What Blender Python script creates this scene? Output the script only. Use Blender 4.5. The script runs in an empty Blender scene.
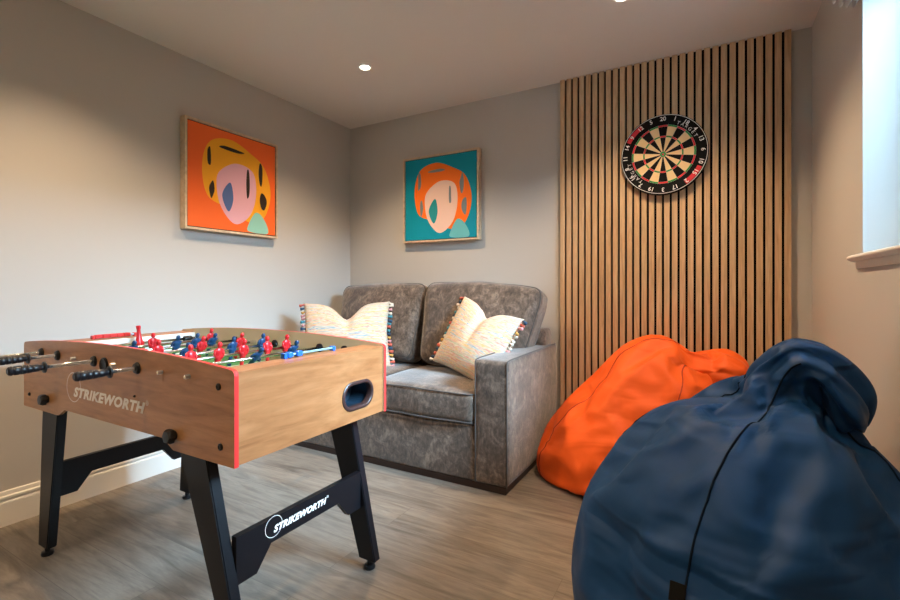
import bpy, bmesh, math, random
from mathutils import Vector, Matrix, noise
random.seed(7)
PI = math.pi
scn = bpy.context.scene
C = scn.collection

# ------------------------------------------------------------------ camera
YAW = math.atan(258 / 458.5)
cam = bpy.data.cameras.new('camera')
cam_o = bpy.data.objects.new('camera', cam); C.objects.link(cam_o)
cam_o.location = (0, 0, 1.038)
cam_o.rotation_euler = (PI / 2, 0, YAW)
cam.sensor_width = 36; cam.lens = 458.5 / 900 * 36
cam.shift_y = -12.5 / 900
cam.clip_start = 0.02
scn.camera = cam_o

# ------------------------------------------------------------------ light and exposure
scn.view_settings.view_transform = 'Standard'
scn.view_settings.look = 'None'
scn.view_settings.gamma = 1
scn.view_settings.exposure = 0.0
EXPO = 0.32
WORLD = 5.0          # daylight of the sky outside
WIN_POWER = 1450
WARM = (1.0, 0.72, 0.44)
COOL = (0.46, 0.75, 1.0)
DOWN_POWER = 56
w = bpy.data.worlds.new('sky'); scn.world = w; w.use_nodes = True
_n = w.node_tree.nodes; _tc = _n.new('ShaderNodeTexCoord'); _sx = _n.new('ShaderNodeSeparateXYZ'); _rp = _n.new('ShaderNodeValToRGB')
w.node_tree.links.new(_tc.outputs['Generated'], _sx.inputs[0]); w.node_tree.links.new(_sx.outputs['Z'], _rp.inputs[0]); w.node_tree.links.new(_rp.outputs[0], _n['Background'].inputs[0])
_rp.color_ramp.elements[0].position = 0.0; _rp.color_ramp.elements[0].color = (.05, .055, .055, 1)
_rp.color_ramp.elements[1].position = .12; _rp.color_ramp.elements[1].color = (.58, .80, 1.0, 1)
w.node_tree.nodes['Background'].inputs[1].default_value = WORLD
scn.view_settings.exposure = EXPO
XL, XR, YB, YF, ZC = -2.68, 0.473, 3.015, -1.3, 2.4     # room
WY0, WY1, WZ0, WZ1 = 0.95, 2.112, 1.155, 2.16           # window opening
al = bpy.data.lights.new('daylight', 'AREA'); al.shape = 'RECTANGLE'
al.size, al.size_y = 2.0, 1.5
al.energy = WIN_POWER; al.color = COOL
alo = bpy.data.objects.new('daylight', al); C.objects.link(alo)
alo.location = (XR + 1.7, (WY0 + WY1) / 2 - .05, 3.0)
d = Vector((-1.0, 0.05, -0.66))
alo.rotation_euler = d.to_track_quat('-Z', 'Y').to_euler()
DOWNLIGHTS = [(-1.846, 2.211), (-0.35, 2.261), (-1.95, 0.9), (-0.35, 0.9), (-1.95, -0.45), (-0.35, -0.45)]  # last pair is an unseen row added to fill faces turned to the camera
DOWN_SHARE = [1.25, 1.35, 1.25, .65, .85, .6]
pl = bpy.data.lights.new('window_portal', 'AREA'); pl.shape = 'RECTANGLE'; pl.size = WZ1 - WZ0; pl.size_y = WY1 - WY0
pl.cycles.is_portal = True
plo = bpy.data.objects.new('window_portal', pl); C.objects.link(plo)
plo.location = (XR + .262, (WY0 + WY1) / 2, (WZ0 + WZ1) / 2); plo.rotation_euler = (0, PI / 2, 0)

# ------------------------------------------------------------------ helpers
def link(me, name, parent=None, loc=None):
    o = bpy.data.objects.new(name, me); C.objects.link(o)
    if parent: o.parent = parent
    if loc: o.location = loc
    return o
def obj(name, bm, mats, parent=None, smooth=False, angle=None, recalc=True):
    if recalc: bmesh.ops.recalc_face_normals(bm, faces=bm.faces)
    me = bpy.data.meshes.new(name); bm.to_mesh(me); bm.free()
    for m in (mats if isinstance(mats, (list, tuple)) else [mats]): me.materials.append(m)
    if smooth or angle:
        for p in me.polygons: p.use_smooth = True
        if angle: me.set_sharp_from_angle(angle=math.radians(angle))
    return link(me, name, parent)
def thing(name, label, cat, loc=(0, 0, 0), rz=0, group=None):
    o = bpy.data.objects.new(name, None); C.objects.link(o)
    o.location = loc; o.rotation_euler = (0, 0, rz); o.empty_display_size = .05
    o['label'] = label; o['category'] = cat
    if group: o['group'] = group
    return o
def struct(o):
    o['kind'] = 'structure'; return o
def box(bm, x0, x1, y0, y1, z0, z1, bev=0, seg=2, mi=0):
    r = bmesh.ops.create_cube(bm, size=1)
    vs = r['verts']
    for v in vs:
        v.co = Vector(((x0 + x1) / 2 + v.co.x * (x1 - x0), (y0 + y1) / 2 + v.co.y * (y1 - y0), (z0 + z1) / 2 + v.co.z * (z1 - z0)))
    fs = list({f for v in vs for f in v.link_faces})
    for f in fs: f.material_index = mi
    if bev:
        es = list({e for v in vs for e in v.link_edges})
        rr = bmesh.ops.bevel(bm, geom=es, offset=bev, segments=seg, profile=.5, affect='EDGES')
        for f in rr['faces']: f.material_index = mi
    return bm
def frame_of(d):
    d = Vector(d).normalized()
    a = Vector((0, 0, 1)) if abs(d.z) < .9 else Vector((1, 0, 0))
    u = d.cross(a).normalized(); return u, d.cross(u).normalized()
def lathe(bm, p0, direction, prof, n=20, mi=0):
    """prof: list of (distance along axis, radius)"""
    p0 = Vector(p0); dv = Vector(direction).normalized(); u, v = frame_of(dv)
    rings = []
    for (t, r) in prof:
        c = p0 + dv * t
        if r < 1e-6: rings.append([bm.verts.new(c)])
        else: rings.append([bm.verts.new(c + (u * math.cos(2 * PI * k / n) + v * math.sin(2 * PI * k / n)) * r) for k in range(n)])
    for a, b in zip(rings, rings[1:]):
        if len(a) == 1 and len(b) == 1: continue
        for k in range(n):
            k2 = (k + 1) % n
            if len(a) == 1: f = bm.faces.new((a[0], b[k], b[k2]))
            elif len(b) == 1: f = bm.faces.new((a[k], a[k2], b[0]))
            else: f = bm.faces.new((a[k], a[k2], b[k2], b[k]))
            f.material_index = mi
    for R, flip in ((rings[0], True), (rings[-1], False)):
        if len(R) > 1:
            f = bm.faces.new(R[::-1] if flip else R); f.material_index = mi
    return bm
def tube(bm, pts, r, n=8, closed=False, mi=0):
    pts = [Vector(p) for p in pts]; N = len(pts); rings = []
    up = None
    for i in range(N):
        if closed: t = pts[(i + 1) % N] - pts[i - 1]
        else: t = pts[min(i + 1, N - 1)] - pts[max(i - 1, 0)]
        t.normalize()
        if up is None: up, _ = frame_of(t)
        up = (up - t * up.dot(t)).normalized(); s = t.cross(up)
        rings.append([bm.verts.new(pts[i] + (up * math.cos(2 * PI * k / n) + s * math.sin(2 * PI * k / n)) * r) for k in range(n)])
    M = N if closed else N - 1
    for i in range(M):
        a, b = rings[i], rings[(i + 1) % N]
        for k in range(n):
            f = bm.faces.new((a[k], a[(k + 1) % n], b[(k + 1) % n], b[k])); f.material_index = mi
    if not closed:
        bm.faces.new(rings[0][::-1]).material_index = mi; bm.faces.new(rings[-1]).material_index = mi
    return bm
def extrude_poly(bm, pts2, axis, a, b, mi=0, mi_edge=None):
    """pts2 polygon; axis 'x','y' or 'z' is the extrusion axis from a to b"""
    def P(p, t):
        if axis == 'y': return (p[0], t, p[1])
        if axis == 'x': return (t, p[0], p[1])
        return (p[0], p[1], t)
    A = [bm.verts.new(P(p, a)) for p in pts2]; B = [bm.verts.new(P(p, b)) for p in pts2]
    bm.faces.new(A).material_index = mi; bm.faces.new(B[::-1]).material_index = mi
    n = len(pts2)
    for k in range(n):
        f = bm.faces.new((A[k], B[k], B[(k + 1) % n], A[(k + 1) % n]))
        f.material_index = mi if mi_edge is None else mi_edge
    return bm
def text_mesh(name, body, size, mat, M, parent=None, extrude=.0004, offset=0, shear=0, align='CENTER', spacing=1.0, raw=False):
    cu = bpy.data.curves.new(name, 'FONT'); cu.body = body; cu.size = size; cu.extrude = extrude; cu.offset = offset; cu.shear = shear
    cu.align_x = align; cu.align_y = 'CENTER'; cu.space_character = spacing; cu.resolution_u = 3
    o = bpy.data.objects.new(name, cu); C.objects.link(o)
    bpy.context.view_layer.update()
    me = bpy.data.meshes.new_from_object(o.evaluated_get(bpy.context.evaluated_depsgraph_get()))
    bpy.data.objects.remove(o); bpy.data.curves.remove(cu)
    me.transform(M); me.materials.clear()
    if raw: return me
    me.materials.append(mat); me.name = name
    return link(me, name, parent)
def basis(origin, xa, ya):
    xa = Vector(xa).normalized(); ya = Vector(ya).normalized(); za = xa.cross(ya)
    m = Matrix((xa, ya, za)).transposed().to_4x4(); m.translation = Vector(origin); return m

# ------------------------------------------------------------------ materials
def mat(name, col=(.8, .8, .8), rough=.5, metal=0, spec=.5, sheen=0, coat=0):
    m = bpy.data.materials.new(name); m.use_nodes = True
    b = m.node_tree.nodes['Principled BSDF']
    b.inputs['Base Color'].default_value = (*col, 1); b.inputs['Roughness'].default_value = rough
    b.inputs['Metallic'].default_value = metal; b.inputs['Specular IOR Level'].default_value = spec
    b.inputs['Sheen Weight'].default_value = sheen; b.inputs['Coat Weight'].default_value = coat
    return m
class NT:
    def __init__(s, m): s.m = m; s.t = m.node_tree; s.b = s.t.nodes['Principled BSDF']
    def n(s, k, **kw):
        x = s.t.nodes.new(k)
        for a, v in kw.items():
            if a.startswith('i_'): x.inputs[int(a[2:]) if a[2:].isdigit() else a[2:].replace('_', ' ')].default_value = v
            else: setattr(x, a, v)
        return x
    def l(s, a, b): s.t.links.new(a, b)
    def coord(s, scale, kind='Object', rot=(0, 0, 0)):
        tc = s.n('ShaderNodeTexCoord'); mp = s.n('ShaderNodeMapping')
        mp.inputs['Scale'].default_value = scale; mp.inputs['Rotation'].default_value = rot
        s.l(tc.outputs[kind], mp.inputs[0]); return mp.outputs[0]
    def noise(s, vec, scale=5, detail=4, rough=.5, dist=0):
        x = s.n('ShaderNodeTexNoise'); x.inputs['Scale'].default_value = scale; x.inputs['Detail'].default_value = detail
        x.inputs['Roughness'].default_value = rough; x.inputs['Distortion'].default_value = dist
        s.l(vec, x.inputs['Vector']); return x.outputs['Fac']
    def ramp(s, fac, stops, interp='LINEAR'):
        x = s.n('ShaderNodeValToRGB'); x.color_ramp.interpolation = interp
        e = x.color_ramp.elements
        while len(e) < len(stops): e.new(.5)
        for q, (p, c) in zip(e, stops): q.position = p; q.color = (*c, 1)
        s.l(fac, x.inputs[0]); return x.outputs[0]
    def mix(s, f, a, b, mode='MIX'):
        x = s.n('ShaderNodeMix', data_type='RGBA', blend_type=mode)
        if isinstance(f, (int, float)): x.inputs[0].default_value = f
        else: s.l(f, x.inputs[0])
        for i, v in ((6, a), (7, b)):
            if isinstance(v, tuple): x.inputs[i].default_value = (*v, 1)
            else: s.l(v, x.inputs[i])
        return x.outputs[2]
    def base(s, o): s.l(o, s.b.inputs['Base Color'])
    def bump(s, h, strength=.2, dist=.01):
        x = s.n('ShaderNodeBump'); x.inputs['Strength'].default_value = strength; x.inputs['Distance'].default_value = dist
        s.l(h, x.inputs['Height']); s.l(x.outputs[0], s.b.inputs['Normal'])

def wood(name, c1, c2, c3, scale, rough=.45, freq=1.0):
    m = mat(name, c2, rough); t = NT(m)
    v = t.coord(scale)
    a = t.noise(v, 2.2 * freq, 6, .62, 1.2); b = t.noise(v, 9 * freq, 4, .6)
    c = t.ramp(a, [(.3, c1), (.5, c2), (.72, c3)])
    d = t.ramp(b, [(.35, (.78, .78, .78)), (.6, (1, 1, 1))])
    t.base(t.mix(.55, c, d, 'MULTIPLY')); t.bump(b, .06, .002)
    return m
def paint(name, col, rough=.75):
    m = mat(name, col, rough, spec=.3); t = NT(m); t.bump(t.noise(t.coord((1, 1, 1)), 180, 2), .05, .001); return m

M_wall = paint('wall_paint', (.55, .52, .485))
M_ceil = paint('ceiling_paint', (.76, .72, .68))
M_trim = mat('trim_paint', (.80, .77, .72), .4)
M_white = mat('white_plastic', (.85, .85, .83), .4)
M_black = mat('black_plastic', (.007, .007, .009), .34, spec=.4)
M_chrome = mat('chrome', (.75, .75, .77), .16, 1)
M_red_edge = mat('red_edge_banding', (.62, .035, .03), .35)
M_legs = mat('black_painted_board', (.006, .006, .008), .38, spec=.28)

def floor_mat():
    m = mat('oak_laminate', (.4, .35, .3), .42, spec=.4); t = NT(m)
    tc = t.n('ShaderNodeTexCoord')
    br = t.n('ShaderNodeTexBrick'); br.offset = .37; br.offset_frequency = 2
    br.inputs['Scale'].default_value = 1; br.inputs['Brick Width'].default_value = 1.22; br.inputs['Row Height'].default_value = .18
    br.inputs['Mortar Size'].default_value = .0012; br.inputs['Mortar Smooth'].default_value = .3
    br.inputs['Color1'].default_value = (0, 0, 0, 1); br.inputs['Color2'].default_value = (1, 1, 1, 1); br.inputs['Mortar'].default_value = (.5, .5, .5, 1)
    t.l(tc.outputs['Object'], br.inputs['Vector'])
    # shift grain per plank
    add = t.n('ShaderNodeVectorMath', operation='MULTIPLY_ADD')
    t.l(br.outputs['Color'], add.inputs[0]); add.inputs[1].default_value = (3.7, 5.1, 0)
    t.l(tc.outputs['Object'], add.inputs[2])
    mp = t.n('ShaderNodeMapping'); mp.inputs['Scale'].default_value = (1.1, 9, 1); t.l(add.outputs[0], mp.inputs[0])
    a = t.noise(mp.outputs[0], 1.6, 8, .62, 1.6); b = t.noise(mp.outputs[0], 8, 5, .7)
    col = t.ramp(a, [(.28, (.120, .096, .078)), (.45, (.205, .170, .140)), (.60, (.275, .232, .192)), (.75, (.180, .150, .125))])
    g = t.ramp(b, [(.3, (.72, .72, .72)), (.6, (1, 1, 1))])
    col = t.mix(.8, col, g, 'MULTIPLY')
    tint = t.ramp(br.outputs['Color'], [(0, (.86, .86, .87)), (1, (1.0, .99, .97))])
    col = t.mix(1, col, tint, 'MULTIPLY')
    col = t.mix(br.outputs['Fac'], col, (.13, .105, .085))
    t.base(col); t.bump(b, .08, .002)
    return m
M_floor = floor_mat()

M_panel = wood('table_oak_veneer', (.34, .155, .058), (.45, .22, .09), (.55, .29, .13), (1.3, 9, 9), .38)
M_endwood = wood('table_oak_end', (.28, .105, .036), (.37, .150, .056), (.45, .20, .082), (9, 1.3, 9), .38)  # panel oak with cross grain, colour darkened against strong daylight on the end
M_slat = wood('slat_oak', (.50, .31, .165), (.63, .415, .235), (.72, .50, .30), (16, 16, 1.1), .5)
M_felt = mat('black_felt', (.008, .008, .009), .95, spec=.1)
M_frame = wood('frame_oak', (.60, .44, .28), (.70, .53, .36), (.76, .60, .42), (6, 6, 6), .5)

def sofa_mat():
    m = mat('crushed_velvet', (.1, .08, .07), .75, spec=.25, sheen=.55); t = NT(m)
    m.node_tree.nodes['Principled BSDF'].inputs['Sheen Roughness'].default_value = .45
    v = t.coord((1, 1, 1.0))
    a = t.noise(v, 11, 7, .75, .8); b = t.noise(t.coord((1, 1, .45)), 60, 4, .7, .5)
    c = t.ramp(a, [(.34, (.058, .040, .029)), (.5, (.115, .082, .062)), (.64, (.215, .162, .125))])
    d = t.ramp(b, [(.35, (.45, .45, .45)), (.65, (1.35, 1.32, 1.3))])
    t.base(t.mix(.8, c, d, 'MULTIPLY')); t.bump(b, .35, .004)
    return m
M_sofa = sofa_mat()
M_piping = mat('sofa_piping', (.05, .041, .036), .8, sheen=.3)
M_plinth = mat('dark_wood_plinth', (.022, .009, .006), .4)
def fabric(name, col, k=.12, folds=0, spec=.3):
    m = mat(name, col, .58, spec=spec, sheen=.02); t = NT(m)
    a = t.noise(t.coord((1, 1, 1)), 3, 3); 
    c2 = tuple(x * (1 - k) for x in col)
    t.base(t.ramp(a, [(.3, c2), (.7, col)]))
    if folds:      # soft diagonal creases in the taut cloth
        n_ = t.noise(t.coord((1.2, 1.2, 3.4), rot=(.5, .6, 0)), 1.55, 2, .38, .7)
        t.bump(t.ramp(n_, [(.36, (0, 0, 0)), (.50, (1, 1, 1)), (.58, (.35, .35, .35)), (.70, (.8, .8, .8))], 'EASE'), folds, .030)
    else: t.bump(t.noise(t.coord((1, 1, 1)), 700, 2), .12, .0008)
    return m
M_navy = fabric('navy_polyester', (.003, .040, .130), folds=.42, spec=.22)
M_orange = fabric('orange_polyester', (.95, .125, .012), .06, folds=.16)

# ------------------------------------------------------------------ room
T = .12
def wallbox(name, x0, x1, y0, y1, z0, z1, m):
    return struct(obj(name, box(bmesh.new(), x0, x1, y0, y1, z0, z1), m))
wallbox('floor', XL - T, XR + T, YF - T, YB + T, -T, 0, M_floor)
wallbox('ceiling', XL - T, XR + T, YF - T, YB + T, ZC, ZC + T, M_ceil)
wallbox('wall_left', XL - T, XL, YF - T, YB + T, 0, ZC, M_wall)
wallbox('wall_back', XL, XR, YB, YB + T, 0, ZC, M_wall)
wallbox('wall_front', XL, XR, YF - T, YF, 0, ZC, M_wall)
RT = .27
bm = bmesh.new()
ys = [YF - T, WY0, WY1, YB + T]; zs = [0, WZ0, WZ1, ZC]
V = {}
for i, y in enumerate(ys):
    for j, z in enumerate(zs):
        for k, x in enumerate((XR, XR + RT)): V[i, j, k] = bm.verts.new((x, y, z))
for i in range(3):
    for j in range(3):
        if (i, j) == (1, 1): continue
        for k in (0, 1): bm.faces.new((V[i, j, k], V[i + 1, j, k], V[i + 1, j + 1, k], V[i, j + 1, k]))
for a, b in (((1, 1), (2, 1)), ((2, 1), (2, 2)), ((2, 2), (1, 2)), ((1, 2), (1, 1))):
    bm.faces.new((V[a[0], a[1], 0], V[b[0], b[1], 0], V[b[0], b[1], 1], V[a[0], a[1], 1]))
loop = [(i, 0) for i in range(4)] + [(3, j) for j in range(1, 4)] + [(i, 3) for i in (2, 1, 0)] + [(0, j) for j in (2, 1)]
for a, b in zip(loop, loop[1:] + loop[:1]):
    bm.faces.new((V[a[0], a[1], 0], V[b[0], b[1], 0], V[b[0], b[1], 1], V[a[0], a[1], 1]))
struct(obj('wall_right', bm, M_wall))

# skirting board with a moulded top
SK = [(0, 0), (.018, 0), (.018, .098), (.0165, .104), (.013, .107), (.013, .112), (.0165, .117), (.0165, .126), (.010, .131), (.010, .136), (.008, .147), (.003, .150), (0, .150)]
def skirting(name, p0, p1, inward):
    bm = bmesh.new(); p0, p1, n = Vector(p0), Vector(p1), Vector(inward)
    A = [bm.verts.new(p0 + n * a + Vector((0, 0, z))) for a, z in SK]; B = [bm.verts.new(p1 + n * a + Vector((0, 0, z))) for a, z in SK]
    for k in range(len(SK)): bm.faces.new((A[k], B[k], B[(k + 1) % len(SK)], A[(k + 1) % len(SK)]))
    bm.faces.new(A); bm.faces.new(B[::-1])
    struct(obj(name, bm, M_trim))
skirting('baseboard_left', (XL, YF, 0), (XL, YB, 0), (1, 0, 0))
skirting('baseboard_back', (XL + .018, YB, 0), (-.850, YB, 0), (0, -1, 0))
skirting('baseboard_right', (XR, YF, 0), (XR, YB - .03, 0), (-1, 0, 0))

# window: frame, glass, sill board
M_glass = bpy.data.materials.new('window_glass'); M_glass.use_nodes = True
nt = M_glass.node_tree; nt.nodes.remove(nt.nodes['Principled BSDF'])
tr = nt.nodes.new('ShaderNodeBsdfTransparent'); gl = nt.nodes.new('ShaderNodeBsdfGlossy'); gl.inputs['Roughness'].default_value = .02
fr = nt.nodes.new('ShaderNodeFresnel'); mx = nt.nodes.new('ShaderNodeMixShader')
nt.links.new(fr.outputs[0], mx.inputs[0]); nt.links.new(tr.outputs[0], mx.inputs[1]); nt.links.new(gl.outputs[0], mx.inputs[2])
nt.links.new(mx.outputs[0], nt.nodes['Material Output'].inputs[0])
bm = bmesh.new(); fx0, fx1 = XR + .19, XR + .25; fw = .05
box(bm, fx0, fx1, WY0, WY1, WZ0 + .0, WZ0 + fw, .004); box(bm, fx0, fx1, WY0, WY1, WZ1 - fw, WZ1, .004)
for y in (WY0, (WY0 + WY1) / 2 - fw / 2, WY1 - fw): box(bm, fx0, fx1, y, y + fw, WZ0 + fw, WZ1 - fw, .004)
wf = struct(obj('window_1', bm, M_white))
bm = bmesh.new(); box(bm, fx0 + .025, fx0 + .031, WY0 + .04, WY1 - .04, WZ0 + .04, WZ1 - .04)
obj('pane', bm, M_glass, wf)
bm = bmesh.new()
prof = [(XR - .018, 1.155), (XR - .027, 1.152), (XR - .032, 1.146), (XR - .032, 1.142), (XR - .027, 1.136), (XR - .018, 1.132)]
SY1 = WY1 + .062
bm2 = bmesh.new()
extrude_poly(bm2, [(x, z) for x, z in prof if x < XR + .0] + [(XR, 1.132), (XR, 1.155)], 'y', WY0 - .06, SY1)
box(bm2, XR, XR + .19, WY0 + .001, WY1 - .001, 1.1555, 1.157)
struct(obj('trim_1', bm2, M_trim))
bm = bmesh.new()
extrude_poly(bm, [(XR, 1.106), (XR - .009, 1.106), (XR - .010, 1.1315), (XR, 1.1315)], 'y', WY0 - .045, SY1 - .017)
struct(obj('trim_2', bm, M_trim))

# ------------------------------------------------------------------ oak slat panel
X0, X1 = -.848, .383
pan = thing('slat_wall_panel', 'tall oak slatted acoustic panel covering the back wall behind the dartboard', 'wall panel', (0, 0, 0))
obj('felt_backing', box(bmesh.new(), X0, X1, 2.9995, YB - .0005, .001, ZC - .001), M_felt, pan)
bm = bmesh.new(); pitch = (X1 - X0 + .0120) / 30
for k in range(30):
    x = X0 + k * pitch
    box(bm, x, x + pitch - .0120, 2.984, 3.002, .001, ZC - .0005, .0012, 1)
obj('oak_slats', bm, M_slat, pan)

# ------------------------------------------------------------------ dartboard
BC = Vector((-.229, 2.943, 1.816))
db = thing('dartboard', 'round dartboard with numbered black ring hung on the oak slat panel', 'dartboard', tuple(BC))
M_dblack = mat('sisal_black', (.006, .006, .007), .85, spec=.2); M_cream = mat('sisal_cream', (.78, .58, .32), .8)
M_dred = mat('sisal_red', (.62, .02, .035), .7); M_dgreen = mat('sisal_green', (.02, .27, .06), .7)
M_dwire = mat('dartboard_wire', (.6, .6, .6), .3, 1); M_dnum = mat('number_wire', (.9, .9, .9), .4)
R0 = .234
bm = bmesh.new(); lathe(bm, (0, .040, 0), (0, -1, 0), [(0, R0 - .004), (.004, R0), (.034, R0), (.038, R0 - .003)], 72)
obj('board_body', bm, M_dblack, db, angle=40)
bm = bmesh.new()
mats = [M_dblack, M_cream, M_dred, M_dgreen]
def ringseg(r0, r1, a0, a1, mi, y, n=4):
    P = []
    for k in range(n + 1):
        a = a0 + (a1 - a0) * k / n; P.append((math.sin(a), math.cos(a)))
    for k in range(n):
        q = [bm.verts.new((P[i][0] * r, y, P[i][1] * r)) for i, r in ((k, r0), (k + 1, r0), (k + 1, r1), (k, r1))] if r0 > 0 else \
            [bm.verts.new((P[i][0] * r, y, P[i][1] * r)) for i, r in ((k, 0), (k + 1, r1), (k, r1))]
        bm.faces.new(q).material_index = mi
rd = .1705
for s in range(20):
    a0, a1 = (s - .5) * PI / 10, (s + .5) * PI / 10
    dark = s % 2 == 0
    ringseg(.016, .099, a0, a1, 0 if dark else 1, .0015); ringseg(.099, .108, a0, a1, 2 if dark else 3, .0015)
    ringseg(.108, .161, a0, a1, 0 if dark else 1, .0015); ringseg(.161, rd, a0, a1, 2 if dark else 3, .0015)
    ringseg(.0065, .016, a0, a1, 3, .0015); ringseg(0, .0065, a0, a1, 2, .0015, 2)
for c in (-PI / 3.15 + .15, PI - PI / 3.2 + .13):
    ringseg(.197, .2225, c - .27, c + .27, 2, .0013, 12)
obj('scoring_face', bm, mats, db, recalc=False)
for p in bpy.data.meshes['scoring_face'].polygons: pass
bm = bmesh.new()
for r in (.0065, .016, .099, .108, .161, rd): tube(bm, [(r * math.sin(a * PI / 24), 0.0012, r * math.cos(a * PI / 24)) for a in range(48)], .0004, 4, True)
for s in range(20):
    a = (s + .5) * PI / 10; tube(bm, [(r * math.sin(a), .001, r * math.cos(a)) for r in (.016, rd + .004)], .0004, 4)
obj('wire_spider', bm, M_dwire, db)
bm = bmesh.new()
tube(bm, [((R0 - .006) * math.sin(a * PI / 36), -.001, (R0 - .006) * math.cos(a * PI / 36)) for a in range(72)], .0016, 6, True)
nums = [20, 1, 18, 4, 13, 6, 10, 15, 2, 17, 3, 19, 7, 16, 8, 11, 14, 9, 12, 5]
def face_text(body, ang, r, size, flip=False, **kw):
    up = Vector((math.sin(ang), 0, math.cos(ang))); xa = Vector((math.cos(ang), 0, -math.sin(ang)))
    if flip: up = -up; xa = -xa
    me = text_mesh('t', body, size, None, basis(Vector((math.sin(ang) * r, -.0005, math.cos(ang) * r)), xa, up), raw=True, **kw)
    bm.from_mesh(me); bpy.data.meshes.remove(me)
for s, nmb in enumerate(nums):
    face_text(str(nmb), s * PI / 10, .2055, .033, extrude=.001, offset=.0003)
obj('number_ring', bm, M_dnum, db, recalc=False)
bm = bmesh.new()
M_prt = mat('print_grey', (.75, .75, .75), .5)
for k, ch in enumerate('TARGET'): face_text(ch, PI / 10 * 1.42 + k * .132, .187, .027, extrude=.0004)
obj('printed_lettering', bm, M_prt, db, recalc=False)
bm = bmesh.new()
for k, ch in enumerate('TARGET'): face_text(ch, PI * 1.325 - .33 + k * .132, .187, .027, extrude=.0004)
obj('printed_lettering', bm, M_prt, db, recalc=False)

# ------------------------------------------------------------------ two framed prints
M_inner = mat('frame_black_gap', (.01, .01, .01), .8)  # near-black backing that shows in the gap round the print
def flat(name, col): return mat(name, col, .55, spec=.25)
def picture(name, label, M, S, depth, cols, seed):
    """local frame: x right, y up, z out of the wall; S side length"""
    root = thing(name, label, 'picture'); root.matrix_world = M
    bm = bmesh.new(); w_ = .014; h = S / 2
    for (a, b, c, d_) in ((-h, h, h - w_, h), (-h, h, -h, -h + w_), (-h, -h + w_, -h + w_, h - w_), (h - w_, h, -h + w_, h - w_)):
        box(bm, a, b, c, d_, 0, depth, .0012, 1)
    obj('frame', bm, M_frame, root)
    bm = bmesh.new(); box(bm, -h + w_, h - w_, -h + w_, h - w_, 0.001, depth - .014); obj('backing_board', bm, M_inner, root)
    bm = bmesh.new(); g = w_ + .006; ms = []
    box(bm, -h + g, h - g, -h + g, h - g, depth - .014, depth - .006)
    ms.append(flat(name + '_ground', cols[0]))
    z = depth - .0058; a = h - g
    def blob(pts, mi, zz, n=8):
        # smooth closed outline (Catmull-Rom)
        out = []; N = len(pts)
        for i in range(N):
            p0, p1, p2, p3 = (Vector(pts[(i + k - 1) % N]) for k in range(4))
            for q in range(n):
                t = q / n
                out.append(.5 * ((2 * p1) + (p2 - p0) * t + (2 * p0 - 5 * p1 + 4 * p2 - p3) * t * t + (3 * p1 - p0 - 3 * p2 + p3) * t ** 3))
        f = bm.faces.new([bm.verts.new((max(-a, min(a, p.x * a)), max(-a, min(a, p.y * a)), zz)) for p in out])
        f.material_index = mi
        bmesh.ops.triangulate(bm, faces=[f])
    for i, (pts, ci) in enumerate(seed):
        blob(pts, ci, z + i * .00012)
    for c in cols[1:]: ms.append(flat(name + '_colour', c))
    obj('print', bm, ms, root, recalc=False)
    return root
# plain abstract stand-ins: overlapping loose colour shapes
def ab(k):
    r = random.Random(k)
    L = []
    L.append(([(-.72, .25), (-.55, .72), (-.1, .86), (.35, .70), (.72, .45), (.88, -.1), (.72, -.62), (.4, -.8), (-.2, -.55), (-.62, -.35)], 1))
    L.append(([(-.34, .18), (.02, .40), (.42, .30), (.50, -.15), (.36, -.62), (.0, -.86), (-.32, -.55), (-.42, -.1)], 2))
    L.append(([(.50, -.55), (.72, -.70), (.80, -.98), (.34, -.98), (.30, -.86)], 3))
    for (x, y, rx, ry) in ((-.58, .42, .05, .20), (-.1, .66, .26, .04), (.62, .30, .05, .22), (.68, -.28, .08, .2), (.30, .02, .04, .26), (-.52, -.22, .05, .18)):
        L.append(([(x + rx * math.cos(q * PI / 3) * r.uniform(.7, 1.3), y + ry * math.sin(q * PI / 3) * r.uniform(.7, 1.3)) for q in range(6)], 4))
    L.append(([(-.30, -.30), (-.12, -.02), (-.05, -.35), (-.16, -.62)], 5))
    return L
picture('framed_print', 'framed abstract print on orange ground, hung on the left wall', basis((XL + .001, 1.883, 1.708), (0, 1, 0), (0, 0, 1)), .655, .050,
        [(1.0, .165, .03), (1.0, .44, .02), (.85, .47, .58), (.30, .62, .52), (.035, .02, .015), (.10, .17, .42)], ab(3))
picture('framed_print', 'framed abstract print on turquoise ground, hung on the back wall above the sofa', basis((-1.763, YB - .001, 1.715), (1, 0, 0), (0, 0, 1)), .660, .050,
        [(.0, .30, .42), (1.0, .19, .015), (.86, .60, .52), (.15, .52, .56), (.20, .24, .27), (.02, .30, .34)], ab(5))

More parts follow.
